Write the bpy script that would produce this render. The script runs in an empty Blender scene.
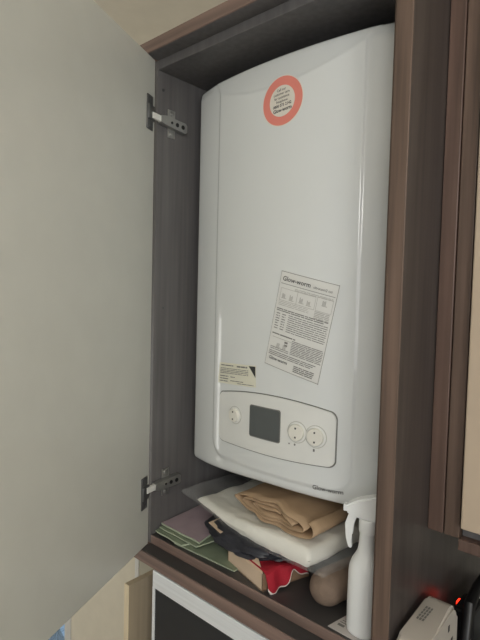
import bpy, bmesh, math, random
from mathutils import Vector, Matrix, noise
random.seed(4)
S = bpy.context.scene
COL = S.collection
PI = math.pi

# ------------------------------------------------------------------ materials
def lin(c):
    return tuple(((v/255)/12.92 if v/255 <= .04045 else ((v/255+.055)/1.055)**2.4) for v in c)

def mat(name, rgb, rough=.5, metal=0, spec=.5, coat=0, noise_amt=0, noise_scale=20, bump=0, bump_scale=200, stretch=None):
    m = bpy.data.materials.new(name); m.use_nodes = True
    nt = m.node_tree; b = nt.nodes['Principled BSDF']
    c = lin(rgb)
    b.inputs['Base Color'].default_value = (*c, 1)
    b.inputs['Roughness'].default_value = rough
    b.inputs['Metallic'].default_value = metal
    b.inputs['Specular IOR Level'].default_value = spec
    b.inputs['Coat Weight'].default_value = coat
    tc = nt.nodes.new('ShaderNodeTexCoord'); mp = nt.nodes.new('ShaderNodeMapping')
    nt.links.new(tc.outputs['Object'], mp.inputs[0])
    if stretch: mp.inputs['Scale'].default_value = stretch
    if noise_amt or True:
        n = nt.nodes.new('ShaderNodeTexNoise'); n.inputs['Scale'].default_value = noise_scale
        n.inputs['Detail'].default_value = 5
        nt.links.new(mp.outputs[0], n.inputs['Vector'])
        r = nt.nodes.new('ShaderNodeValToRGB'); a = max(noise_amt, .015)
        r.color_ramp.elements[0].position = .3; r.color_ramp.elements[1].position = .7
        r.color_ramp.elements[0].color = (*[v*(1-a) for v in c], 1)
        r.color_ramp.elements[1].color = (*[min(1, v*(1+a)) for v in c], 1)
        nt.links.new(n.outputs['Fac'], r.inputs[0]); nt.links.new(r.outputs[0], b.inputs['Base Color'])
    if bump:
        n2 = nt.nodes.new('ShaderNodeTexNoise'); n2.inputs['Scale'].default_value = bump_scale
        nt.links.new(mp.outputs[0], n2.inputs['Vector'])
        bp = nt.nodes.new('ShaderNodeBump'); bp.inputs['Strength'].default_value = bump; bp.inputs['Distance'].default_value = .002
        nt.links.new(n2.outputs['Fac'], bp.inputs['Height']); nt.links.new(bp.outputs[0], b.inputs['Normal'])
    return m

def wood(name, rgb, axis='z', rough=.45, amt=.28):
    st = {'z': (60, 60, 2.2), 'x': (2.2, 60, 60), 'y': (60, 2.2, 60)}[axis]
    return mat(name, rgb, rough, noise_amt=amt, noise_scale=1.6, stretch=st)

def emis(name, rgb, s):
    m = bpy.data.materials.new(name); m.use_nodes = True
    b = m.node_tree.nodes['Principled BSDF']
    b.inputs['Base Color'].default_value = (*lin(rgb), 1)
    b.inputs['Emission Color'].default_value = (*lin(rgb), 1); b.inputs['Emission Strength'].default_value = s
    return m

def film(name, rgb, alpha=.25, rough=.12):
    m = bpy.data.materials.new(name); m.use_nodes = True
    nt = m.node_tree; b = nt.nodes['Principled BSDF']
    b.inputs['Base Color'].default_value = (*lin(rgb), 1); b.inputs['Roughness'].default_value = rough
    b.inputs['Alpha'].default_value = alpha
    n = nt.nodes.new('ShaderNodeTexNoise'); n.inputs['Scale'].default_value = 35
    bp = nt.nodes.new('ShaderNodeBump'); bp.inputs['Strength'].default_value = .5; bp.inputs['Distance'].default_value = .01
    nt.links.new(n.outputs['Fac'], bp.inputs['Height']); nt.links.new(bp.outputs[0], b.inputs['Normal'])
    return m

M = dict(
    wall=mat('wall_paint', (226, 219, 200), .9, noise_amt=.03, bump=.15),
    ceil=mat('ceiling_paint', (236, 230, 214), .9, noise_amt=.03),
    tile=mat('greyish_tile', (180, 176, 160), .8),  # greyish tile colour, distinct from the cream wall paint
    floor=wood('floor_laminate', (120, 100, 80), 'x'),
    walnut_x=wood('walnut_edge_x', (124, 104, 95), 'x', .45, .3),
    walnut_z=wood('walnut_edge_z', (102, 84, 73), 'z', .45, .35),
    walnut_dk=wood('walnut_edge_dark', (100, 80, 71), 'z', .45, .3),
    panel=wood('dark_walnut_face', (70, 64, 62), 'z', .4, .25),
    carcass=wood('carcass_grey_brown', (98, 96, 96), 'z', .45, .16),
    shelf=mat('shelf_face', (66, 64, 64), .4, noise_amt=.08),
    door=mat('door_satin', (198, 199, 192), .3, noise_amt=.02, bump=.02),
    door_out=mat('cream_door', (196, 178, 156), .45, noise_amt=.02),
    steel=mat('hinge_steel', (170, 170, 168), .35, metal=.8),
    steel_dk=mat('hinge_cup_steel', (105, 106, 106), .45, metal=.6),
    black=mat('black_plastic', (24, 24, 26), .4),
    whitep=mat('white_plastic', (225, 225, 220), .35),
    enamel=mat('boiler_enamel', (222, 225, 224), .13, coat=.3, noise_amt=.008, noise_scale=6),
    casing=mat('boiler_casing', (190, 192, 190), .5),
    seam=mat('panel_seam', (112, 112, 108), .6),
    fascia=mat('control_fascia', (226, 227, 223), .4),
    dial=mat('dial_plastic', (230, 228, 218), .4),
    ring=mat('dial_ring', (188, 188, 180), .5),
    lcd=mat('lcd_screen', (88, 92, 92), .25),
    ink=mat('print_ink', (58, 58, 58), .7),
    inkg=mat('print_grey', (122, 121, 118), .7),
    inkl=mat('print_pale', (176, 175, 170), .7),
    paper=mat('label_paper', (222, 222, 218), .45),
    paperc=mat('label_cream', (226, 224, 206), .5),
    red=mat('sticker_red', (230, 138, 124), .5),
    stickw=mat('sticker_white', (226, 220, 208), .5),
    green=mat('green_folder', (138, 150, 128), .5, noise_amt=.12, noise_scale=30),
    greene=mat('green_folder_edge', (170, 180, 156), .6),
    mauve=mat('mauve_folder', (176, 158, 165), .5, noise_amt=.1, noise_scale=25),
    cloth=mat('black_cloth', (44, 45, 52), .42, noise_amt=.1, noise_scale=40, bump=.15, bump_scale=500),
    card=mat('cardboard', (216, 192, 166), .8, noise_amt=.05),
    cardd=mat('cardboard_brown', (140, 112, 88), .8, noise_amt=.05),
    redc=mat('red_cloth', (165, 24, 44), .8, noise_amt=.12, noise_scale=60, bump=.3, bump_scale=400),
    trim=mat('white_trim', (225, 212, 205), .8),
    foam=mat('cream_foam', (244, 242, 232), .6, noise_amt=.04, noise_scale=18),
    film=film('clear_film', (240, 241, 240), .13),
    kraft=mat('kraft_paper', (180, 153, 123), .75, noise_amt=.1, noise_scale=30),
    tube=mat('brown_roll', (124, 106, 92), .85, noise_amt=.12, noise_scale=60, bump=.4, bump_scale=300),
    bottle=mat('bottle_white', (246, 248, 247), .35),
    leaflet=mat('leaflet_paper', (196, 190, 186), .7, noise_amt=.05),
    silver=mat('brushed_silver', (242, 246, 247), .35, metal=.2, noise_amt=.06, noise_scale=3, stretch=(2, 80, 80)),
    glass=mat('black_glass', (52, 55, 57), .14),
    board=wood('pale_board', (166, 152, 130), 'z', .6, .1),
    boarde=mat('board_edge', (222, 206, 174), .6),
    socket=mat('extension_plastic', (190, 184, 176), .4),
    counter=mat('dark_counter', (64, 66, 64), .5, noise_amt=.15),
    led=emis('red_neon', (255, 40, 20), 5),
    sky=emis('outdoor_light', (225, 238, 250), 1.6),
    slate=mat('blue_grey_roof', (150, 175, 198), .7, noise_amt=.4, noise_scale=5, stretch=(12, 1, 12)),
    cable=mat('cable_white', (170, 170, 166), .5),
)

# ------------------------------------------------------------------ helpers
def thing(name, label, cat, loc=(0, 0, 0), group=None):
    o = bpy.data.objects.new(name, None); COL.objects.link(o); o.location = loc
    o.empty_display_size = .05
    o['label'] = label; o['category'] = cat
    if group: o['group'] = group
    return o

def tag(o, label, cat, group=None):
    o['label'] = label; o['category'] = cat
    if group: o['group'] = group
    return o

def wloc(o):
    v = Vector(o.location)
    while o.parent: o = o.parent; v = v + Vector(o.location)
    return v

def mk(name, bm, m, parent=None, smooth=False, kind=None, label=None, recalc=True):
    """link a bmesh (world coordinates) as one mesh object whose origin is its own centre"""
    if recalc: bmesh.ops.recalc_face_normals(bm, faces=bm.faces)
    xs = [v.co.copy() for v in bm.verts]
    c = Vector([(min(p[i] for p in xs)+max(p[i] for p in xs))/2 for i in range(3)])
    for v in bm.verts: v.co -= c
    me = bpy.data.meshes.new(name); bm.to_mesh(me); bm.free()
    for mm in (m if isinstance(m, (list, tuple)) else [m]): me.materials.append(mm)
    if smooth:
        for p in me.polygons: p.use_smooth = True
        try: me.set_sharp_from_angle(angle=math.radians(40))
        except Exception: pass
    o = bpy.data.objects.new(name, me); COL.objects.link(o)
    if parent:
        o.parent = parent; o.location = c - wloc(parent)
    else: o.location = c
    if kind: o['kind'] = kind
    if label: o['label'] = label
    return o

def add_box(bm, x0, x1, y0, y1, z0, z1, bev=0, seg=2, mtx=None, mi=0):
    r = bmesh.ops.create_cube(bm, size=1)
    vs = r['verts']
    for v in vs:
        v.co = Vector((x0+(v.co.x+.5)*(x1-x0), y0+(v.co.y+.5)*(y1-y0), z0+(v.co.z+.5)*(z1-z0)))
    es = list({e for v in vs for e in v.link_edges})
    fs = list({f for v in vs for f in v.link_faces})
    if bev:
        g = bmesh.ops.bevel(bm, geom=es, offset=bev, segments=seg, affect='EDGES', profile=.5)
        vs = list({v for f in g['faces'] for v in f.verts} | {v for v in vs if v.is_valid})
        fs = list({f for v in vs for f in v.link_faces})
    if mtx:
        for v in {v for f in fs for v in f.verts}: v.co = mtx @ v.co
    for f in fs: f.material_index = mi
    return fs

def box(name, x0, x1, y0, y1, z0, z1, m, parent=None, bev=.0012, mtx=None, **k):
    bm = bmesh.new(); add_box(bm, x0, x1, y0, y1, z0, z1, bev, mtx=mtx)
    return mk(name, bm, m, parent, **k)

def add_tube(bm, pts, r, seg=10, caps=True, closed=False):
    pts = [Vector(p) for p in pts]; n = len(pts); rings = []
    up = Vector((0, 0, 1))
    t0 = (pts[1]-pts[0]).normalized()
    if abs(t0.dot(up)) > .9: up = Vector((1, 0, 0))
    nrm = (up - t0*up.dot(t0)).normalized()
    for i, p in enumerate(pts):
        t = (pts[min(i+1, n-1)]-pts[max(i-1, 0)]).normalized()
        nrm = (nrm - t*nrm.dot(t)).normalized(); b = t.cross(nrm)
        rr = r[i] if isinstance(r, (list, tuple)) else r
        rings.append([bm.verts.new(p + rr*(math.cos(a)*nrm+math.sin(a)*b)) for a in [2*PI*k/seg for k in range(seg)]])
    for a, b in zip(rings, rings[1:]):
        for k in range(seg): bm.faces.new((a[k], a[(k+1) % seg], b[(k+1) % seg], b[k]))
    if caps:
        bm.faces.new(rings[0][::-1]); bm.faces.new(rings[-1])

def add_lathe(bm, prof, seg=32, mtx=None, sx=1, sy=1, power=2):
    """prof: (radius, z); optional superellipse cross-section"""
    rings = []
    for r, z in prof:
        ring = []
        for k in range(seg):
            a = 2*PI*k/seg; c, s = math.cos(a), math.sin(a)
            q = (abs(c)**power+abs(s)**power)**(-1/power)
            v = Vector((r*q*c*sx, r*q*s*sy, z))
            ring.append(bm.verts.new(mtx @ v if mtx else v))
        rings.append(ring)
    for a, b in zip(rings, rings[1:]):
        for k in range(seg): bm.faces.new((a[k], a[(k+1) % seg], b[(k+1) % seg], b[k]))
    bm.faces.new(rings[0][::-1]); bm.faces.new(rings[-1])

def add_prism(bm, poly, f0, f1):
    """poly: 2D points; f0/f1 map a 2D point to 3D for the two caps"""
    a = [bm.verts.new(f0(p)) for p in poly]; b = [bm.verts.new(f1(p)) for p in poly]
    n = len(poly)
    for k in range(n): bm.faces.new((a[k], a[(k+1) % n], b[(k+1) % n], b[k]))
    bm.faces.new(a[::-1]); bm.faces.new(b)

def grid(bm, nu, nv, f, mi=0):
    vs = [[bm.verts.new(f(i/nu, j/nv)) for i in range(nu+1)] for j in range(nv+1)]
    for j in range(nv):
        for i in range(nu):
            q = bm.faces.new((vs[j][i], vs[j][i+1], vs[j+1][i+1], vs[j+1][i])); q.material_index = mi
    return vs

def sstep(a, b, x):
    t = max(0, min(1, (x-a)/(b-a))); return t*t*(3-2*t)

# ------------------------------------------------------------------ camera
cam = bpy.data.cameras.new('camera'); co = bpy.data.objects.new('camera', cam); COL.objects.link(co)
F = Vector((-0.66511242, 0.74500798, -0.05087802)); R = Vector((0.74492538, 0.66670269, 0.02436598)); U = Vector((-0.05207337, 0.02169421, 0.99840759))
co.matrix_world = Matrix(((R.x, U.x, -F.x, .7088), (R.y, U.y, -F.y, -.557), (R.z, U.z, -F.z, .4784), (0, 0, 0, 1)))
cam.sensor_fit = 'VERTICAL'; cam.sensor_height = 24; cam.lens = 498.49/640*24; cam.clip_start = .01
S.camera = co

# ------------------------------------------------------------------ room
CZ, FZ, WY = 1.12, -1.3, .40
def struct(name, *a, **k): return box(name, *a, kind='structure', **k)
struct('ceiling', -1.9, 2.2, -2.6, WY+.1, CZ, CZ+.05, M['ceil'], bev=0)
struct('floor', -1.9, 2.2, -2.6, WY+.1, FZ-.05, FZ, M['floor'], bev=0)
bm = bmesh.new()      # back wall around the window opening
WX0, WX1, WZ0, WZ1 = -1.75, -.965, -1.2, .55
add_box(bm, -1.9, WX0, WY, WY+.12, FZ, CZ); add_box(bm, WX1, 2.2, WY, WY+.12, FZ, CZ)
add_box(bm, WX0, WX1, WY, WY+.12, FZ, WZ0); add_box(bm, WX0, WX1, WY, WY+.12, WZ1, CZ)
mk('wall_back', bm, M['wall'], kind='structure')
struct('wall_left', -1.95, -1.9, -2.6, WY+.1, FZ, CZ, M['wall'], bev=0)
struct('wall_right', 2.2, 2.25, -2.6, WY+.1, FZ, CZ, M['wall'], bev=0)
struct('trim_1', -.565, -.545, WY-.008, WY, -.9, .35, M['whitep'], bev=.001)
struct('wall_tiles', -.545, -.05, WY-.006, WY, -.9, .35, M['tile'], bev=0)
bm = bmesh.new(); fw = .045
add_box(bm, WX0, WX0+fw, WY-.004, WY+.04, WZ0, WZ1, .003); add_box(bm, WX1-fw, WX1, WY-.004, WY+.04, WZ0, WZ1, .003)
add_box(bm, WX0, WX1, WY-.004, WY+.04, WZ0, WZ0+fw, .003); add_box(bm, WX0, WX1, WY-.004, WY+.04, WZ1-fw, WZ1, .003)
add_box(bm, WX0, WX1, WY+.03, WY+.06, -.25, -.21, .003)
mk('window_1', bm, M['whitep'], kind='structure')
bm = bmesh.new(); add_box(bm, -7, -.2, 2.4, 2.45, -6, 2)
mk('outdoor_sky', bm, M['sky'], kind='structure')
# a roof slope seen through the window
bm = bmesh.new()
add_prism(bm, [(-3.6, -2.9), (-2.3, -2.9), (-2.3, -2.28), (-2.72, -2.085), (-2.95, -1.93), (-3.6, -1.9)], lambda p: Vector((p[0], 1.3, p[1])), lambda p: Vector((p[0], 1.6, p[1])))
tag(mk('neighbouring_roof', bm, M['slate']), 'blue grey striped roof slope outside the window at lower left', 'roof')

# ------------------------------------------------------------------ boiler cabinet
W, H, T, SY, CT = .4418, .9, .0209, .0295, .0165
XL = -.03
cab = thing('boiler_cupboard', 'tall dark walnut open cupboard housing the white boiler, pale door swung open', 'cupboard', ((W+XL)/2, .2, -T))
box('top_board', XL-.02, W, 0, WY, H, H+T, [M['walnut_x']], cab, label='walnut top board above the boiler')
box('bottom_board', XL-.02, W, 0, WY, -T, 0, M['walnut_x'], cab)
box('carcass_bottom', XL, W-.0, SY, WY, 0.0002, CT, M['walnut_x'], cab)
box('carcass_top', XL, W-.0, SY, WY, H-CT, H-.0002, M['carcass'], cab)
box('shelf_liner', XL+.001, W-.0162, SY+.002, WY, CT, CT+.0006, M['shelf'], cab, bev=0)
box('recess_liner', XL+.001, W-.001, .003, SY, 0, .0006, M['shelf'], cab, bev=0)
box('top_liner', XL+.001, W-.001, .002, SY, H-.0006, H, M['carcass'], cab, bev=0)
box('side_panel', XL-.018, XL, SY, WY, 0, H, M['carcass'], cab)
box('side_panel', W-.016, W, SY, WY, CT, H-CT, M['walnut_z'], cab)
bm = bmesh.new()
add_box(bm, W, W+T, 0, WY, -.42, H+T+.05, .001)
for f in bm.faces:
    f.material_index = 1 if f.calc_center_median().y > .002 else 0
mk('end_panel', bm, [M['walnut_z'], M['panel']], cab, label='tall walnut end panel with a lighter front edge')
box('back_panel', XL, W, WY-.004, WY-.0005, CT, H-CT, M['carcass'], cab, bev=0)
# screw cover caps on the side
for (y, z, r) in ((.043, .852, .003), (.052, .45, .0025)):
    bm = bmesh.new(); add_lathe(bm, [(r, 0), (r, .0008), (r*.5, .0012)], 14, Matrix.Translation((XL, y, z)) @ Matrix.Rotation(PI/2, 4, 'Y'))
    mk('cover_cap', bm, M['steel_dk'], cab)

# door
A = math.radians(66)
HX, HY = -.028, .022
DM = Matrix.Translation((HX, HY, 0)) @ Matrix.Rotation(-A, 4, 'Z')   # local x = along door, local -y = outer side, +y = inner side
DW = .47
door = box('cupboard_door', 0, DW, -.018, 0, .003, H-.003, M['door'], cab, .0012, mtx=DM, label='pale satin door standing open on the left')

def hinge(zc, sgn):
    # cup plate on the door
    bm = bmesh.new()
    add_box(bm, .010, .031, 0, .0028, zc-.03, zc+.03, .0013, mtx=DM)
    add_box(bm, .006, .030, 0, .0055, zc-.013, zc+.013, .002, mtx=DM)
    for dz in (-.023, .023):
        add_lathe(bm, [(.0042, 0), (.0042, .0034), (.002, .0042)], 16, DM @ Matrix.Translation((.020, 0, zc+dz)) @ Matrix.Rotation(-PI/2, 4, 'X'))
    mk('hinge_cup', bm, M['steel_dk'], door, True)
    # link (bright) between cup and arm
    h = thing_part('hinge_arm', zc)
    return h

def thing_part(name, zc):
    up = zc > .5
    zs = zc - .004 if up else zc + .004
    ze = zs-.004 if up else zs+.002
    bm = bmesh.new()
    # tapering channel arm along Y against the side panel
    y0, y1 = .030, .092
    prof = [(y0, zs+.006), (y0+.012, zs+.0085), (y1-.004, ze+.0095), (y1, ze+.006), (y1, ze-.006), (y1-.004, ze-.0095), (y0+.012, zs-.0085), (y0, zs-.006)]
    add_prism(bm, prof, lambda p: Vector((XL+.002, p[0], p[1])), lambda p: Vector((XL+.013, p[0], p[1]*1)))
    h = mk('hinge', bm, M['steel'], cab)
    bm = bmesh.new()
    yw = .062
    add_box(bm, XL, XL+.0025, yw-.009, yw+.009, zs-.026, zs+.026, .001)
    for dz in (-.019, .019):
        add_lathe(bm, [(.0045, 0), (.0045, .0015), (.002, .002)], 16, Matrix.Translation((XL+.0025, yw, zs+dz)) @ Matrix.Rotation(PI/2, 4, 'Y'))
    mk('mounting_plate', bm, M['steel'], h)
    bm = bmesh.new()
    for (yy, rr) in ((.054, .0025), (.067, .0038), (.081, .004)):
        add_lathe(bm, [(rr, 0), (rr, .0008), (rr*.6, .001)], 18, Matrix.Translation((XL+.013, yy, zs+(ze-zs)*(yy-.030)/.062)) @ Matrix.Rotation(PI/2, 4, 'Y'))
    mk('screw', bm, M['black'], h)
    bm = bmesh.new()
    p0 = DM @ Vector((.018, .004, zs)); p1 = Vector((XL+.008, .0325, zs))
    d = (p1-p0); L = d.length; ang = math.atan2(d.y, d.x)
    add_box(bm, 0, L, -.003, .003, -.0055, .0055, .001, mtx=Matrix.Translation(p0) @ Matrix.Rotation(ang, 4, 'Z'))
    mk('link', bm, M['whitep'], h, label='bright link of the hinge')
    return h
hinge(.798, 1); hinge(.1075, -1)

# ------------------------------------------------------------------ neighbouring cabinet (right)
nb = thing('wall_cabinet', 'cream fronted wall cabinet right of the boiler cupboard, only a sliver in view', 'cabinet', (.75, .25, .158))
box('side_panel', W+T+.0005, .4835, .110, WY, .168, H+T+.05, M['walnut_dk'], nb, .0012)
box('side_panel', .4850, .5045, .110, WY, .168, H+T+.05, M['walnut_z'], nb, .0012)
box('carcass', .5055, 1.05, .118, WY, .17, H, M['carcass'], nb)
box('bottom_board', .5050, 1.05, .105, WY, .155, .170, M['walnut_dk'], nb)
box('door', .5085, 1.0, .0995, .1165, .186, H+.01, M['door_out'], nb, .002)

# ------------------------------------------------------------------ boiler
BX0, BX1, BZ1 = -.0015, .414, .859
XC = .21
def Yf(x): return .069+.033*((x-XC)/.2)**2
def zb(x): return .157+.014*sstep(-.02, .24, x)
boiler = thing('gas_boiler', 'white wall hung gas boiler with bowed front and small control panel', 'boiler', (.21, .24, .16))
def crease(x, z):
    """signed distance (negative inside) to the raised centre field of the cover"""
    x0, x1, z0 = .0765, .3575, .189; r = .03
    z1 = .842-.036*max(0, 1-((x-.205)/.155)**2)
    cx, cz = (x0+x1)/2, (z0+z1)/2
    dx = abs(x-cx)-((x1-x0)/2); dz = abs(z-cz)-((z1-z0)/2)
    if z < cz:
        qx, qz = dx+r, dz+r
        return math.hypot(max(qx, 0), max(qz, 0))+min(max(qx, qz), 0)-r, False
    return max(dx, dz), dz > dx
def coverY(x, z):
    y = Yf(x)
    d, top = crease(x, z)
    y += (.0010 if top else .0024)*sstep(-.0022, .0028, d)
    if z > .78:
        zc = .842-.036*max(0, 1-((x-.205)/.155)**2)
        if z > zc: y += .22*(z-zc)
    b = z-zb(x)
    if b < .010: y += .6*(.010-math.sqrt(max(0, .010**2-(.010-b)**2)))
    t = BZ1-z
    if t < .008: y += .008-math.sqrt(max(0, .008**2-(.008-t)**2))
    for e in (x-BX0, BX1-x):
        if e < .009: y += .009-math.sqrt(max(0, .009**2-(.009-e)**2))
    return y
bm = bmesh.new(); NX, NZ = 250, 300
def gx(u):  # concentrate near the edges
    e = .06
    return BX0+(BX1-BX0)*(u if e < u < 1-e else (e*(u/e)**1.6 if u <= e else 1-e*((1-u)/e)**1.6))
def gz(x, v):
    e = .05; lo, hi = zb(x), BZ1
    w = v if e < v < 1-e else (e*(v/e)**1.8 if v <= e else 1-e*((1-v)/e)**1.8)
    return lo+(hi-lo)*w
def cov(u, v):
    x = gx(u); z = gz(x, v); return Vector((x, coverY(x, z), z))
vs = grid(bm, NX, NZ, cov)
loop = [vs[0][i] for i in range(NX+1)]+[vs[j][NX] for j in range(1, NZ+1)]+[vs[NZ][i] for i in range(NX-1, -1, -1)]+[vs[j][0] for j in range(NZ-1, 0, -1)]
back = [bm.verts.new((v.co.x, .20, v.co.z)) for v in loop]
n = len(loop)
for k in range(n): bm.faces.new((loop[k], back[k], back[(k+1) % n], loop[(k+1) % n]))
bm.faces.new(back)
mk('front_cover', bm, M['enamel'], boiler, True)
box('casing', BX0+.004, BX1-.004, .2002, WY-.005, .185, BZ1-.006, M['casing'], boiler)

# a sheet that hugs the bowed cover, from a star-shaped outline of (x, z) points
def conform(bm, pts, off, thick=.0, rings=8, mi=0):
    cx = sum(p[0] for p in pts)/len(pts); cz = sum(p[1] for p in pts)/len(pts)
    c = bm.verts.new((cx, Yf(cx)-off, cz)); prev = None; n = len(pts)
    for k in range(1, rings+1):
        t = k/rings
        ring = []
        for p in pts:
            x = cx+(p[0]-cx)*t; z = cz+(p[1]-cz)*t
            ring.append(bm.verts.new((x, Yf(x)-off, z)))
        for i in range(n):
            if prev is None: f = bm.faces.new((c, ring[i], ring[(i+1) % n]))
            else: f = bm.faces.new((prev[i], ring[i], ring[(i+1) % n], prev[(i+1) % n]))
            f.material_index = mi
        prev = ring
    if thick:
        b = [bm.verts.new((v.co.x, v.co.y+thick, v.co.z)) for v in prev]
        for i in range(n):
            f = bm.faces.new((prev[i], b[i], b[(i+1) % n], prev[(i+1) % n])); f.material_index = mi

def densify(pts, m=10):
    out = []
    for a, b in zip(pts, pts[1:]+pts[:1]):
        for k in range(m): out.append((a[0]+(b[0]-a[0])*k/m, a[1]+(b[1]-a[1])*k/m))
    return out
def rrect(cx, cz, w, h, r, rot=0, seg=6):
    out = []
    for (sx, sz, a0) in ((1, 1, 0), (-1, 1, 90), (-1, -1, 180), (1, -1, 270)):
        for k in range(seg+1):
            a = math.radians(a0+90*k/seg)
            out.append((sx*(w/2-r)+r*math.cos(a), sz*(h/2-r)+r*math.sin(a)))
    c, s = math.cos(rot), math.sin(rot)
    return densify([(cx+x*c-z*s, cz+x*s+z*c) for x, z in out], 3)
def circ(cx, cz, r, n=40): return [(cx+r*math.cos(2*PI*k/n), cz+r*math.sin(2*PI*k/n)) for k in range(n)]

# control panel: outline with an arched top
def panel_outline(g=0):
    x0, x1 = .0980-g, .3345+g; r = .013
    top = lambda x: .3050+.0125*(1-((x-.22)/.12)**2)+g
    bot = lambda x: .2205+.006*max(0, ((x-.20)/.13))**2*.9-g
    pts = []
    for k in range(31): x = x0+r+(x1-x0-2*r)*k/30; pts.append((x, bot(x)))
    for k in range(1, 7): a = -PI/2+PI/2*k/7; pts.append((x1-r+r*math.cos(a), bot(x1-r)+r+r*math.sin(a)))
    for k in range(0, 7): a = PI/2*k/7; pts.append((x1-r+r*math.cos(a), top(x1-r)-r+r*math.sin(a)))
    for k in range(31): x = x1-r-(x1-x0-2*r)*k/30; pts.append((x, top(x)))
    for k in range(1, 7): a = PI/2+PI/2*k/7; pts.append((x0+r+r*math.cos(a), top(x0+r)-r+r*math.sin(a)))
    for k in range(0, 7): a = PI+PI/2*k/7; pts.append((x0+r+r*math.cos(a), bot(x0+r)+r+r*math.sin(a)))
    return pts
bm = bmesh.new(); conform(bm, panel_outline(.0), .0022, .002, 10)
cp = mk('control_panel', bm, M['fascia'], boiler, label='off white oblong control panel with dials')
bm = bmesh.new(); conform(bm, panel_outline(.0016), .0007, .0015, 10)
mk('seam', bm, M['seam'], cp)
bm = bmesh.new(); conform(bm, rrect(.2100, .2710, .0640, .0530, .004), .0028, .001, 5); mk('display_surround', bm, M['seam'], cp)
bm = bmesh.new(); conform(bm, rrect(.2100, .2710, .0605, .0495, .0035), .0034, .001, 5)
disp = mk('display', bm, M['lcd'], cp, label='dark grey display window')
for k, (x, z, r) in enumerate(((.1430, .2722, .0112), (.2725, .2688, .0128), (.3042, .2675, .0132))):
    bm = bmesh.new(); conform(bm, circ(x, z, r+.0042), .0026, .0008, 3); conform(bm, circ(x, z, r+.003), .0028, .0002, 3, mi=1)
    mk('dial_ring', bm, [M['ring'], M['fascia']], cp)
    slope = math.atan(2*.033*(x-XC)/.04)
    T_ = Matrix.Translation((x, Yf(x)-.0024, z)) @ Matrix.Rotation(slope, 4, 'Z') @ Matrix.Rotation(PI/2, 4, 'X')
    bm = bmesh.new(); add_lathe(bm, [(r*1.0, -.001), (r, .0045), (r*.94, .0058), (r*.5, .0060)], 40, T_)
    d = mk('dial', bm, M['dial'], cp, True)
    bm = bmesh.new()
    for sg in (1, -1):
        add_box(bm, -.0013, .0013, sg*r*.55-.0013, sg*r*.55+.0013, .0058, .0063, 0, mtx=T_)
    mk('pointer_mark', bm, M['ink'], d)
bm = bmesh.new()
bm.free()
for o_ in (circ(.2590, .2486, .0012, 12), rrect(.2690, .2488, .0024, .0028, .0005), rrect(.3015, .2462, .0026, .0040, .0005)):
    bm = bmesh.new(); conform(bm, o_, .0026, .0004, 1); mk('symbol', bm, M['inkg'], cp)

# text that hugs the cover
def text_on(s, x, z, size, rot, m, parent, off, bold=0, name='lettering', align='LEFT', squash=1, surf=Yf):
    cu = bpy.data.curves.new(name, 'FONT'); cu.body = s; cu.size = size; cu.align_x = align; cu.offset = bold*size; cu.resolution_u = 2
    cu.space_character = 1.0
    t = bpy.data.objects.new(name, cu); COL.objects.link(t)
    dg = bpy.context.evaluated_depsgraph_get(); me = bpy.data.meshes.new_from_object(t.evaluated_get(dg))
    bpy.data.objects.remove(t)
    bm = bmesh.new(); bm.from_mesh(me)
    c, sn = math.cos(rot), math.sin(rot)
    for v in bm.verts:
        a, b = v.co.x*squash, v.co.y
        X = x+a*c-b*sn; Z = z+a*sn+b*c
        v.co = Vector((X, surf(X)-off, Z))
    bpy.data.meshes.remove(me)
    return mk(name, bm, m, parent, recalc=False)

# round sticker
bm = bmesh.new(); conform(bm, circ(.2262, .7795, .0385, 56), .0005, .0004, 6)
rs = mk('round_sticker', bm, M['stickw'], boiler, label='round orange red service sticker near the top')
bm = bmesh.new()
ro, ri = .0372, .0238; N_ = 56
a_ = [bm.verts.new((.2262+ro*math.cos(2*PI*k/N_), Yf(.2262+ro*math.cos(2*PI*k/N_))-.0007, .7795+ro*math.sin(2*PI*k/N_))) for k in range(N_)]
b_ = [bm.verts.new((.2262+ri*math.cos(2*PI*k/N_), Yf(.2262+ri*math.cos(2*PI*k/N_))-.0007, .7795+ri*math.sin(2*PI*k/N_))) for k in range(N_)]
for k in range(N_): bm.faces.new((a_[k], b_[k], b_[(k+1) % N_], a_[(k+1) % N_]))
mk('ring', bm, M['red'], rs)
rt = math.radians(5)
for s, dz, sz, bo in (('Call our', .0165, .0056, .01), ('customer care', .0108, .0056, .01), ('for assistance', .0050, .0056, .01), ('freephone', -.0008, .0056, .01), ('0800 073 2142', -.0074, .0062, .02), ('Glow-worm', -.0148, .0076, .025)):
    text_on(s, .2262-math.sin(rt)*dz, .7795+dz-.001, sz, rt, M['ink'], rs, .0008, bo, align='CENTER', squash=.92)

# big information label, turned clockwise
LO = (.2064, .3689); LU = Vector((.0975, -.0228)); LV = Vector((.0292, .1492))
def LP(u, v): return (LO[0]+LU.x*u+LV.x*v, LO[1]+LU.y*u+LV.y*v)
def quad(bm, u0, u1, v0, v1, off, P=LP, mi=0):
    n = 5
    a = [bm.verts.new((*(lambda p: (p[0], Yf(p[0])-off, p[1]))(P(u0+(u1-u0)*k/n, v0)),)) for k in range(n+1)]
    b = [bm.verts.new((*(lambda p: (p[0], Yf(p[0])-off, p[1]))(P(u0+(u1-u0)*k/n, v1)),)) for k in range(n+1)]
    for k in range(n):
        f = bm.faces.new((a[k], a[k+1], b[k+1], b[k])); f.material_index = mi
bm = bmesh.new(); conform(bm, densify([LP(0, 0), LP(1, 0), LP(1, 1), LP(0, 1)], 10), .0005, .0004, 10)
lab = mk('information_label', bm, M['paper'], boiler, label='large tilted instruction label covered in small print')
LR = math.atan2(LU.y, LU.x)
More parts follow.
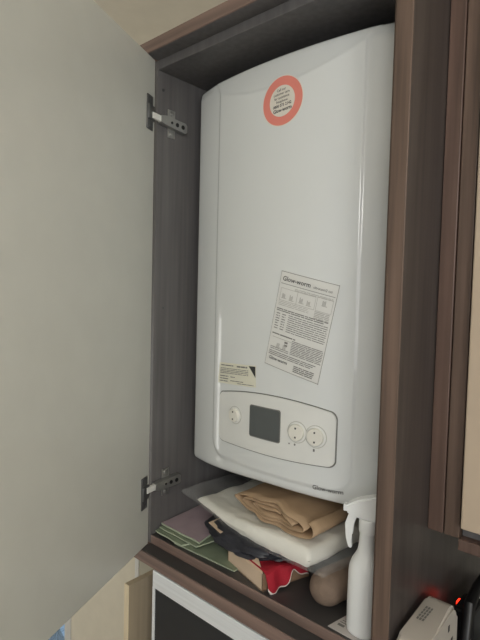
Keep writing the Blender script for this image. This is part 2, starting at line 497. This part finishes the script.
def words(bm, u0, u1, v, h, P=LP, off=.0009, dens=.82, wl=.05):
    wl *= 1.9
    u = u0
    while u < u1-.01:
        w = random.uniform(.4, 1.5)*wl
        e = min(u+w, u1); quad(bm, u, e, v, v+h, off, P)
        u = e+.012
bm = bmesh.new()
quad(bm, .0, 1, .992, .997, .0008); quad(bm, .990, .997, 0, 1, .0008); quad(bm, .0, 1, .003, .008, .0008); quad(bm, .0, .005, 0, 1, .0008)
quad(bm, .03, .97, .872, .877, .0008)
mk('border', bm, M['inkg'], lab)
bm = bmesh.new()
def frame(bm, u0, u1, v0, v1, t=.006):
    quad(bm, u0, u1, v0, v0+t*.7, .0008); quad(bm, u0, u1, v1-t*.7, v1, .0008); quad(bm, u0, u0+t, v0, v1, .0008); quad(bm, u1-t, u1, v0, v1, .0008)
frame(bm, .05, .68, .70, .83); frame(bm, .36, .365, .70, .83); frame(bm, .70, .96, .70, .84)
frame(bm, .06, .95, .31, .315)
random.seed(9)
for (u, v) in ((.13, .755), (.27, .75), (.45, .755), (.58, .75), (.83, .79), (.20, .245), (.32, .235)):
    for k in range(3): # little pictograms
        quad(bm, u-.035+.02*k, u-.022+.02*k, v-.022, v+.03*random.uniform(.4, 1), .0009)
    quad(bm, u-.045, u+.045, v-.03, v-.024, .0009)
for r in range(5): words(bm, .70, .95, .685-.016*r, .008, wl=.07)
for r in range(2): words(bm, .30, .95, .845-.013*r, .006, wl=.05)
for r in range(3): words(bm, .05, .60, .685-.016*r, .005, wl=.09)
mk('pictogram_rows', bm, M['inkl'], lab)
bm = bmesh.new()
for r in range(2): words(bm, .04, .95-.06*r, .610-.018*r, .009, wl=.06)
for r in range(9): words(bm, .28, .96, .568-.021*r, .007, wl=.07)
for r in range(7):
    words(bm, .05, .12, .560-.026*r, .009, wl=.05); words(bm, .16, .23, .560-.026*r, .009, wl=.04)
words(bm, .04, .48, .345, .012, wl=.09)
for r in range(9): words(bm, .43, .97, .325-.0165*r, .007, wl=.07)
for r in range(3): words(bm, .04, .90-.04*r, .160-.018*r, .008, wl=.08)
for r in range(4): words(bm, .54, .90, .085-.018*r, .010, wl=.07)
for r in range(2): words(bm, .30, .36, .28-.03*r, .02, wl=.05)
for r in range(2): words(bm, .05, .40, .205-.018*r, .007, wl=.07)
mk('small_print', bm, M['inkg'], lab)
p = LP(.045, .905); text_on('Glow-worm', p[0], p[1], .0102, LR, M['ink'], lab, .0010, .012)
p = LP(.60, .905); text_on('ultracom2 cxi', p[0], p[1], .0056, LR, M['inkg'], lab, .0010, .01)
p = LP(.06, .075); text_on('Glow-worm', p[0], p[1], .0072, LR, M['ink'], lab, .0010, .015)

# small data label
D = [(.0905, .3208), (.1885, .3262), (.1873, .3620), (.0948, .3578)]
def DP(u, v):
    a = (D[0][0]+(D[1][0]-D[0][0])*u, D[0][1]+(D[1][1]-D[0][1])*u); b = (D[3][0]+(D[2][0]-D[3][0])*u, D[3][1]+(D[2][1]-D[3][1])*u)
    return (a[0]+(b[0]-a[0])*v, a[1]+(b[1]-a[1])*v)
bm = bmesh.new(); conform(bm, densify(D, 8), .0005, .0004, 6)
dl = mk('rating_label', bm, M['paperc'], boiler, label='small cream rating label with a black corner above the control panel')
bm = bmesh.new(); random.seed(3)
words(bm, .06, .42, .86, .045, DP, wl=.09); words(bm, .52, .80, .84, .07, DP, wl=.05)
for r in range(4): words(bm, .05, .82, .72-.075*r, .028, DP, wl=.05)
for r in range(3): words(bm, .05, .30, .34-.12*r, .04, DP, wl=.06)
words(bm, .36, .48, .33, .04, DP); words(bm, .36, .70, .15, .035, DP, wl=.08); words(bm, .55, .95, .06, .03, DP)
mk('small_print', bm, M['inkg'], dl)
bm = bmesh.new(); conform(bm, densify([DP(.83, .96), DP(.99, .96), DP(.995, .45), ], 6), .0010, .0002, 3)
mk('black_corner', bm, M['ink'], dl)
# maker's lettering on the lower lip
def lip(x): return coverY(x, .193)
text_on('Glow-worm', .3000, .1865, .0095, math.radians(1.5), M['ink'], boiler, .0006, .008, name='maker_lettering', surf=lip)
bm = bmesh.new(); conform(bm, circ(.318, .1837, .0001, 6), .0001); bm.free()
# service pipes below the casing
for i, x in enumerate((.09, .16, .23, .30, .36)):
    bm = bmesh.new(); add_tube(bm, [(x, .34, .186), (x, .34, .10), (x, .36, .07), (x, WY-.001, .055)], .0075, 12)
    mk('pipe', bm, M['kraft'] if i % 2 else M['steel_dk'], boiler, True)

# ------------------------------------------------------------------ things on the cupboard floor
FL = CT+.0006
def slab(name, quadpts, th, m, parent=None, wave=.0, n=24, seed=0, edge=None, **k):
    """quadpts: four 3D corners (front-left, front-right, back-right, back-left) of the underside"""
    P = [Vector(p) for p in quadpts]
    def f(u, v, h):
        a = P[0].lerp(P[1], u); b = P[3].lerp(P[2], u); q = a.lerp(b, v)
        q = q+Vector((0, 0, h+wave*noise.noise(Vector((u*3+seed, v*2.5, seed)))))
        return q
    bm = bmesh.new()
    lo = grid(bm, n, n, lambda u, v: f(u, v, 0)); hi = grid(bm, n, n, lambda u, v: f(u, v, th))
    def side(L, Hh, mi):
        for k2 in range(len(L)-1):
            q = bm.faces.new((L[k2], L[k2+1], Hh[k2+1], Hh[k2])); q.material_index = mi
    mi = 1 if edge else 0
    side([r[0] for r in lo], [r[0] for r in hi], mi); side([r[-1] for r in lo], [r[-1] for r in hi], mi)
    side(lo[0], hi[0], mi); side(lo[-1], hi[-1], mi)
    return mk(name, bm, [m, edge] if edge else m, parent, **k)

# green document folders and the mauve one above them
g1 = slab('document_folder', [(.030, .037, FL+.0005), (.172, .045, FL+.0005), (.172, .27, FL+.0005), (.030, .27, FL+.0005)], .0022, M['green'], edge=M['greene'])
tag(g1, 'dull green paper folder lying lowest on the cupboard floor, front corner nearest the ledge', 'folder', 'paper folders on the cupboard floor')
g2 = slab('document_folder', [(-.026, .038, FL+.004), (.052, .034, FL+.004), (.120, .22, FL+.004), (-.026, .25, FL+.004)], .003, M['green'], edge=M['greene'], wave=.0015, seed=2)
tag(g2, 'green paper folder at the far left between the lowest green and the mauve one', 'folder', 'paper folders on the cupboard floor')
g3 = slab('document_folder', [(-.024, .046, FL+.0095), (.082, .043, FL+.0095), (.110, .20, FL+.0095), (-.026, .23, FL+.0095)], .0022, M['green'], edge=M['greene'], wave=.001, seed=5)
tag(g3, 'pale edged green folder directly under the mauve one', 'folder', 'paper folders on the cupboard floor')
g4 = slab('document_folder', [(-.026, .052, FL+.0135), (.082, .050, FL+.0135), (.060, .19, FL+.0175), (-.027, .19, FL+.0175)], .0035, M['mauve'], edge=M['greene'], wave=.0015, seed=7)
tag(g4, 'mauve folder on top of the green ones at the left', 'folder', 'paper folders on the cupboard floor')

# black cloth bag (lumpy, soft)
def blob(name, c, h, rotz, m, amp=.16, freq=3, seed=0, flat=None, power=2.6, nu=72, nv=36):
    bm = bmesh.new(); rings = []
    Rm = Matrix.Rotation(rotz, 3, 'Z')
    for j in range(nv+1):
        th = -PI/2+PI*j/nv
        row = []
        for i in range(nu):
            a = 2*PI*i/nu
            d = Vector((math.cos(th)*math.cos(a), math.cos(th)*math.sin(a), math.sin(th)))
            q = (abs(d.x)**power+abs(d.y)**power+abs(d.z)**power)**(-1/power)
            s = q*(1+amp*noise.noise(d*freq+Vector((seed, 0, 0)))+amp*.35*noise.noise(d*freq*3.2+Vector((0, seed, 0))))
            v = Rm @ Vector((d.x*h[0]*s, d.y*h[1]*s, d.z*h[2]*s))+Vector(c)
            if flat is not None: v.z = max(v.z, flat(v) if callable(flat) else flat)
            row.append(v)
        rings.append(row)
    bot = bm.verts.new(rings[0][0]); top = bm.verts.new(rings[-1][0])
    R_ = [[bm.verts.new(v) for v in row] for row in rings[1:-1]]
    for a, b in zip(R_, R_[1:]):
        for k in range(nu): bm.faces.new((a[k], a[(k+1) % nu], b[(k+1) % nu], b[k]))
    for k in range(nu):
        bm.faces.new((bot, R_[0][(k+1) % nu], R_[0][k])); bm.faces.new((top, R_[-1][k], R_[-1][(k+1) % nu]))
    return mk(name, bm, m, None, True)
bl = blob('cloth_bag', (.160, .132, .0580), (.100, .088, .0215), -.06, M['cloth'], .15, 2.2, 3)
tag(bl, 'crumpled black cloth bag squashed under the clear packet', 'bag')

# kraft envelope corner between folders and bag
env = slab('paper_envelope', [(.096, .0590, .0715), (.136, .0470, .0700), (.160, .150, .0770), (.112, .160, .0780)], .001, M['card'])
tag(env, 'small buff envelope corner poking out above the black cloth bag', 'envelope')

# cardboard box with the red cloth over its corner
BH0 = 0
C0 = Vector((.2397, .0354, FL)); e1 = Vector((-.0965, .0262, 0)); e2 = Vector((.0285, .0880, 0))
BH = .0275
cb = thing('cardboard_box', 'small open buff cardboard box with a red cloth hanging over its side', 'box', tuple(C0+(e1+e2)/2))
def boxwall(a, b, name, m, th=.0018, h=BH, inward=None):
    d = (b-a).normalized(); nrm = inward.normalized()*th
    bm = bmesh.new(); vs = [bm.verts.new(p) for p in (a, b, b+nrm, a+nrm, a+Vector((0, 0, h)), b+Vector((0, 0, h)), b+nrm+Vector((0, 0, h)), a+nrm+Vector((0, 0, h)))]
    for f in ((0, 1, 2, 3), (4, 5, 6, 7), (0, 1, 5, 4), (1, 2, 6, 5), (2, 3, 7, 6), (3, 0, 4, 7)): bm.faces.new([vs[k] for k in f])
    return mk(name, bm, m, cb)
boxwall(C0, C0+e1, 'side', M['card'], inward=e2)
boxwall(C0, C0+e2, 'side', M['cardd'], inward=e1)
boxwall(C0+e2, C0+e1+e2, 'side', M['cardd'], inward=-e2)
bm = bmesh.new(); T0 = C0+Vector((0, 0, BH)); fl_ = [T0, T0+e1, Vector((.143, .078, .047)), Vector((.2120, .0560, .0530))]
add_prism(bm, [0, 1, 2, 3], lambda p: fl_[p], lambda p: fl_[p]+Vector((0, .0012, .0008)))
mk('flap', bm, M['card'], cb)
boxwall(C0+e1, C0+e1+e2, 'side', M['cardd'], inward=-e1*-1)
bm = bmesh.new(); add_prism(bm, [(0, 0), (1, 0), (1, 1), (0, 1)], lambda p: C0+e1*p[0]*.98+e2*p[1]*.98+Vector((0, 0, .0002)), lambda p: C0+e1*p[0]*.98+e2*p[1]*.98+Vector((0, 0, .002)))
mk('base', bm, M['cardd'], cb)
# red cloth: draped over the right wall of the box
u2 = e2.normalized(); u1 = e1.normalized()
def red(u, v, off=0):
    # v=0 inside the box, v=1 at the trimmed hem ; u along the right wall
    s = v*.085
    top = .0445+.004*noise.noise(Vector((u*4, v*3, 1)))
    if s < .042:
        x = .042-s; z = top
    else:
        t = (s-.042)
        hang = .020+.010*math.sin(u*6+.4)+.004*math.sin(u*17)
        t = t/.043*hang
        x = -.0035-.008*min(1, t/.02)-.002*math.sin(u*14); z = top-t-.001
    p = C0+u2*(.003+u*.078)+u1*x
    p = Vector((p.x, p.y, FL*0+z+FL*.2))
    return p
bm = bmesh.new(); grid(bm, 40, 40, lambda u, v: red(u, v*.94)); grid(bm, 40, 3, lambda u, v: red(u, .94+.06*v), 1)
bmesh.ops.remove_doubles(bm, verts=bm.verts, dist=1e-5)
rc = mk('red_cloth', bm, [M['redc'], M['trim']], None, True)
sm = rc.modifiers.new('thickness', 'SOLIDIFY'); sm.thickness = .0015; sm.offset = 0
tag(rc, 'red cloth with a white trimmed hem hanging over the cardboard box', 'cloth')

# clear packet with cream sheets
pk = thing('sheet_packet', 'clear plastic packet of thick cream sheets lying across the pile', 'packet', (.17, .16, .085))
FLp, FRp, BRp, BLp = Vector((-.018, .092, .0885)), Vector((.345, .048, .083)), Vector((.385, .21, .098)), Vector((-.006, .26, .088))
def pack(u, v, s, inset, th):
    uu = inset+(1-2*inset)*u; vv = inset+(1-2*inset)*v
    p = FLp.lerp(FRp, uu).lerp(BLp.lerp(BRp, uu), vv)
    # rounded thickness profile
    ed = min(u, 1-u, v*.6+.0, 1-v)
    w = min(1, max(0, ed)/.045); prof = math.sqrt(max(0, 1-(1-w)**2))
    sag = .008*math.exp(-((uu-.25)/.2)**2)
    wv = .003*noise.noise(Vector((uu*6, vv*5, 2)))+.0012*noise.noise(Vector((uu*22, vv*17, 5)))
    return p+Vector((0, -.004*math.sin(PI*uu)-.014*math.sin(PI*uu)**2, s*th*prof+wv-sag*0))
bm = bmesh.new()
def thk(u): return .006+.009*sstep(.1, .7, u)
a = grid(bm, 80, 40, lambda u, v: pack(.13+.80*u, v, 0, .03, 0)+Vector((0, 0, thk(u)*math.sqrt(max(0, 1-(1-min(1, min(u, 1-u, v*.8, 1-v)/.05))**2)))))
b = grid(bm, 80, 40, lambda u, v: pack(.13+.80*u, v, 0, .03, 0)-Vector((0, 0, thk(u)*math.sqrt(max(0, 1-(1-min(1, min(u, 1-u, v*.8, 1-v)/.05))**2)))))
bmesh.ops.remove_doubles(bm, verts=bm.verts, dist=1e-6)
mk('cream_sheets', bm, M['foam'], pk, True)
bm = bmesh.new()
a = grid(bm, 80, 40, lambda u, v: pack(u, v, 0, 0, 0)+Vector((0, 0, (.0015+1.12*thk(max(0, min(1, (u-.13)/.80))))*math.sqrt(max(0, 1-(1-min(1, min(u, 1-u, v, 1-v)/.08))**2))+.0025*noise.noise(Vector((u*14, v*9, 8)))*min(1, min(u, 1-u, v, 1-v)/.1))))
b = grid(bm, 80, 40, lambda u, v: pack(u, v, 0, 0, 0)-Vector((0, 0, (.0015+1.12*thk(max(0, min(1, (u-.13)/.80))))*math.sqrt(max(0, 1-(1-min(1, min(u, 1-u, v, 1-v)/.08))**2)))))
bmesh.ops.remove_doubles(bm, verts=bm.verts, dist=1e-6)
mk('plastic_film', bm, M['film'], pk, True)

# flattened roll of brown packing paper
def spiral(t):   # t 0..1 from the middle outwards
    turns = 3.0; a = t*turns*2*PI+.6
    g = .10+.90*t
    return (math.cos(a)*.098*g**.6, math.sin(a)*.0180*g+.0018*math.sin(a*2.3+1)*t)
kr = thing('paper_roll', 'flattened roll of brown kraft paper on the clear packet beneath the boiler', 'paper roll', (.235, .15, .100))
bm = bmesh.new(); NS = 260
ax = Vector((.10, .99, .02)).normalized(); sx_ = Vector((.985, -.150, -.015))
def kp(t, v):
    x, z = spiral(t)
    wob = .014*noise.noise(Vector((x*25, z*40, 3)))
    p = Vector((.2210, .0715, .1265))+sx_*x+Vector((0, 0, z*(1-.15*v)))+ax*(v*.16+wob*(1-v))
    p.z += .003*noise.noise(Vector((x*30, v*5, t*4)))
    return p
grid(bm, NS, 8, lambda u, v: kp(u, v))
k_ = mk('paper_layer', bm, M['kraft'], kr, True)
sm = k_.modifiers.new('thickness', 'SOLIDIFY'); sm.thickness = .0016; sm.offset = 0

# brown rounded roll
bm = bmesh.new(); r = .0262
prof = [(r*math.sin(a)*1.0+.0002, -r*1.05*math.cos(a)) for a in [PI/2*k/10 for k in range(11)]]+[(r*.98, .05), (r*.95, .10), (r*.90, .13), (r*.5, .142), (.0005, .145)]
Rq = Matrix.Translation((.3290, .0810, FL+r)) @ Matrix.Rotation(math.radians(-12), 4, 'Z') @ Matrix.Rotation(-PI/2, 4, 'X')
add_lathe(bm, prof, 40, Rq)
tag(mk('cloth_roll', bm, M['tube'], None, True), 'plain brown round ended roll lying on the cupboard floor left of the spray bottle', 'roll')

# leaflet
lf = slab('leaflet', [(.358, .0365, FL), (.4235, .0345, FL), (.4245, .0900, FL), (.366, .0790, FL)], .0008, M['leaflet'], n=6)
tag(lf, 'small printed paper leaflet under the white spray bottle', 'leaflet')
bm = bmesh.new()
for (x0, x1, y0, y1) in ((.366, .376, .048, .053), (.366, .380, .056, .0575), (.367, .378, .061, .0625), (.368, .379, .066, .067)):
    add_box(bm, x0, x1, y0, y1, FL+.0008, FL+.0010)
mk('print', bm, M['inkg'], lf)

# spray bottle
bx, by, bz = .3985, .0660, FL+.0011
sb = thing('spray_bottle', 'white plastic trigger spray bottle standing beside the end panel', 'spray bottle', (bx, by, bz))
bm = bmesh.new(); rb = .0238
add_lathe(bm, [(rb*.86, 0), (rb*.97, .003), (rb, .008), (rb, .05), (rb*.985, .084), (rb*.95, .092), (rb*.84, .100), (rb*.66, .107), (rb*.54, .113), (rb*.48, .122), (rb*.45, .134), (rb*.44, .140)], 40, Matrix.Translation((bx, by, bz)), sx=.95, sy=1.15, power=2.3)
mk('body', bm, M['bottle'], sb, True)
bm = bmesh.new(); add_lathe(bm, [(.0120, .138), (.0126, .140), (.0126, .154), (.0105, .157)], 28, Matrix.Translation((bx, by, bz)))
mk('collar', bm, M['bottle'], sb, True)
RB = Matrix.Translation((bx, by, bz)) @ Matrix.Rotation(math.radians(200), 4, 'Z')
bm = bmesh.new()
poly = [(-.024, .160), (-.020, .153), (.012, .157), (.030, .163), (.030, .173), (.014, .183), (-.010, .191), (-.026, .184)]
add_prism(bm, poly, lambda p: RB @ Vector((p[0], -.0085, p[1])), lambda p: RB @ Vector((p[0], .0085, p[1])))
bmesh.ops.bevel(bm, geom=list(bm.edges), offset=.0022, segments=2, affect='EDGES')
hd = mk('spray_head', bm, M['bottle'], sb, True)
bm = bmesh.new()
add_box(bm, .028, .034, -.0055, .0055, .1635, .1730, .0015, mtx=RB); mk('nozzle', bm, M['bottle'], hd)
bm = bmesh.new()
poly = [(.014, .160), (.026, .162), (.031, .146), (.0295, .128), (.0255, .113), (.0205, .113), (.0220, .130), (.0205, .145)]
add_prism(bm, poly, lambda p: RB @ Vector((p[0], -.0055, p[1])), lambda p: RB @ Vector((p[0], .0055, p[1])))
bmesh.ops.bevel(bm, geom=list(bm.edges), offset=.0012, segments=2, affect='EDGES')
mk('trigger', bm, M['bottle'], sb, True)

# ------------------------------------------------------------------ below the cupboard
WT = -.40
struct('worktop', -.085, W-.001, -.12, WY-.001, WT-.035, WT, M['counter'])
mw = thing('microwave', 'silver framed microwave with a black glass door below the cupboard', 'microwave', (.21, .2, WT))
MX0, MX1, MZ1 = .0015, .440, -.032
box('casing', MX0+.002, MX1-.002, .030, .36, WT+.012, MZ1-.001, M['steel_dk'], mw, .002)
bm = bmesh.new()
y0, y1 = .010, .0295
add_box(bm, MX0, MX1, y0, y1, MZ1-.033, MZ1, .002); add_box(bm, MX0, MX0+.006, y0, y1, WT+.012, MZ1-.031, .001)
add_box(bm, MX1-.02, MX1, y0, y1, WT+.012, MZ1-.031, .001); add_box(bm, MX0, MX1, y0, y1, WT+.012, WT+.05, .001)
mk('door_frame', bm, M['silver'], mw, label='brushed silver frame')
box('glass', MX0+.0055, MX1-.019, .0125, .028, WT+.049, MZ1-.0325, M['glass'], mw, .0005, label='black glass door pane')
for (x, y) in ((.03, .06), (.40, .06), (.03, .33), (.40, .33)):
    bm = bmesh.new(); add_lathe(bm, [(.012, 0), (.012, .013)], 16, Matrix.Translation((x, y, WT))); mk('foot', bm, M['black'], mw)
bm = bmesh.new(); add_box(bm, -.072, -.058, .0, .30, WT, -.0835, .0015)
for f in bm.faces: f.material_index = 1 if f.calc_center_median().y < .0012 else 0
tag(mk('wooden_board', bm, [M['board'], M['boarde']]), 'pale wooden board standing on edge left of the microwave', 'board')

# right: dark ledge with the extension block, plugs and cables
LZ = -.02
struct('ledge_right', W+T+.001, 1.05, -.01, WY-.001, LZ-.03, LZ, M['counter'])
ex = thing('extension_socket', 'grey white extension socket block standing on the dark ledge at right', 'extension socket', (.49, .055, LZ))
bm = bmesh.new()
outline = []   # side profile in (y, z)
for (cy, cz, a0) in ((.092, .062, 0), (.016, .052, 90), (-.002+.012, LZ+.010, 180), (.108, LZ+.010, 270)):
    rr = .022 if cz > .04 else .009
    for k in range(7):
        a = math.radians(a0+90*k/6); outline.append((cy+rr*math.cos(a), cz+rr*math.sin(a)))
add_prism(bm, outline, lambda p: Vector((.4700, p[0], p[1])), lambda p: Vector((.5060, p[0], p[1])))
bmesh.ops.bevel(bm, geom=[e for e in bm.edges if abs(e.verts[0].co.x-e.verts[1].co.x) < 1e-6], offset=.004, segments=3, affect='EDGES')
mk('body', bm, M['socket'], ex, True)
for cy in (.020, .070):
    bm = bmesh.new()
    cz = .048
    add_box(bm, .5058, .5064, cy-.0025+.012, cy+.0025+.012, cz+.010, cz+.018)
    add_box(bm, .5058, .5064, cy-.006, cy, cz-.008, cz-.004); add_box(bm, .5058, .5064, cy+.022, cy+.028, cz-.008, cz-.004)
    mk('socket_slots', bm, M['black'], ex)
bm = bmesh.new()
for r in range(3):
    for k in range(5):
        add_box(bm, .480+.0035*r, .482+.0035*r, .040+.007*k, .045+.007*k, .0839, .0843)
tag_ = mk('embossed_print', bm, M['inkg'], ex)
ad = thing('plug_adapter', 'black plug adapter with a small red neon behind the extension socket', 'plug', (.498, .175, LZ))
box('body', .484, .512, .165, .215, LZ, .043, M['black'], ad, .004)
box('neon_indicator', .4815, .4845, .185, .197, .030, .040, M['led'], ad, .001, label='small red neon indicator')
bm = bmesh.new(); add_tube(bm, [(.515, .128, LZ+.012), (.512, .134, .030), (.510, .150, .062), (.505, .200, .064), (.507, .28, .072), (.520, .36, .075)], [.007, .008, .008, .007, .006, .006], 12)
tag(mk('black_cable', bm, M['black'], None, True), 'thick black cable rising behind the extension socket', 'cable')
pl = thing('mains_plug', 'white mains plug behind the extension socket at the right edge', 'plug', (.507, .235, LZ))
box('body', .492, .522, .222, .246, LZ, .040, M['whitep'], pl, .006)
bm = bmesh.new(); add_tube(bm, [(.507, .235, .038), (.507, .238, .05)], .004, 10); mk('cord_grip', bm, M['whitep'], pl, True)
def coil(pts):
    # smooth the control points
    out = []
    P = [Vector(p) for p in pts]
    for i in range(len(P)-1):
        p0 = P[max(i-1, 0)]; p1 = P[i]; p2 = P[i+1]; p3 = P[min(i+2, len(P)-1)]
        for k in range(8):
            t = k/8; out.append(.5*((2*p1)+(p2-p0)*t+(2*p0-5*p1+4*p2-p3)*t*t+(3*p1-p0-3*p2+p3)*t**3))
    out.append(P[-1]); return out
bm = bmesh.new(); add_tube(bm, coil([(.511, .10, LZ+.003), (.515, .155, LZ+.003), (.545, .20, LZ+.004), (.60, .19, LZ+.003), (.66, .14, LZ+.003)]), .003, 8)
tag(mk('white_cable', bm, M['cable'], None, True), 'thin pale cable curving away nearest the extension socket', 'cable')
bm = bmesh.new(); add_tube(bm, coil([(.512, .20, LZ+.003), (.53, .25, LZ+.003), (.58, .27, LZ+.003), (.66, .25, LZ+.003)]), .0028, 8)
tag(mk('white_cable', bm, M['cable'], None, True), 'thin pale cable lying behind the nearer pale cable', 'cable')

# ------------------------------------------------------------------ light
w = bpy.data.worlds.new('world'); S.world = w; w.use_nodes = True
w.node_tree.nodes['Background'].inputs[0].default_value = (.93, .95, .94, 1)
w.node_tree.nodes['Background'].inputs[1].default_value = .5
def area(name, loc, target, sx, sy, energy, col):
    l = bpy.data.lights.new(name, 'AREA'); l.shape = 'RECTANGLE'; l.size = sx; l.size_y = sy; l.energy = energy; l.color = col
    o = bpy.data.objects.new(name, l); COL.objects.link(o); o.location = loc
    o.rotation_euler = (Vector(target)-Vector(loc)).to_track_quat('-Z', 'Y').to_euler(); return o
area('window_daylight', (2.1, -1.3, .42), (.1, 0, .42), 1.0, .75, 28, (.97, .99, 1))
area('left_fill_light', (-1.8, -.8, -.1), (0, .1, -.35), 1.0, .9, 14, (1, .99, .95))  # added fill from the left, lifts the wall and fronts below the door
l = bpy.data.lights.new('ceiling_fill_light', 'POINT'); l.energy = 14.5; l.shadow_soft_size = .15; l.color = (1, .98, .95)  # unseen point light, added to brighten the ceiling and upper door
o = bpy.data.objects.new('ceiling_fill_light', l); COL.objects.link(o); o.location = (1.0, -.95, .8)
S.view_settings.view_transform = 'Standard'; S.view_settings.look = 'None'; S.view_settings.gamma = 1
S.view_settings.exposure = -0.4
S.view_settings.use_curve_mapping = False
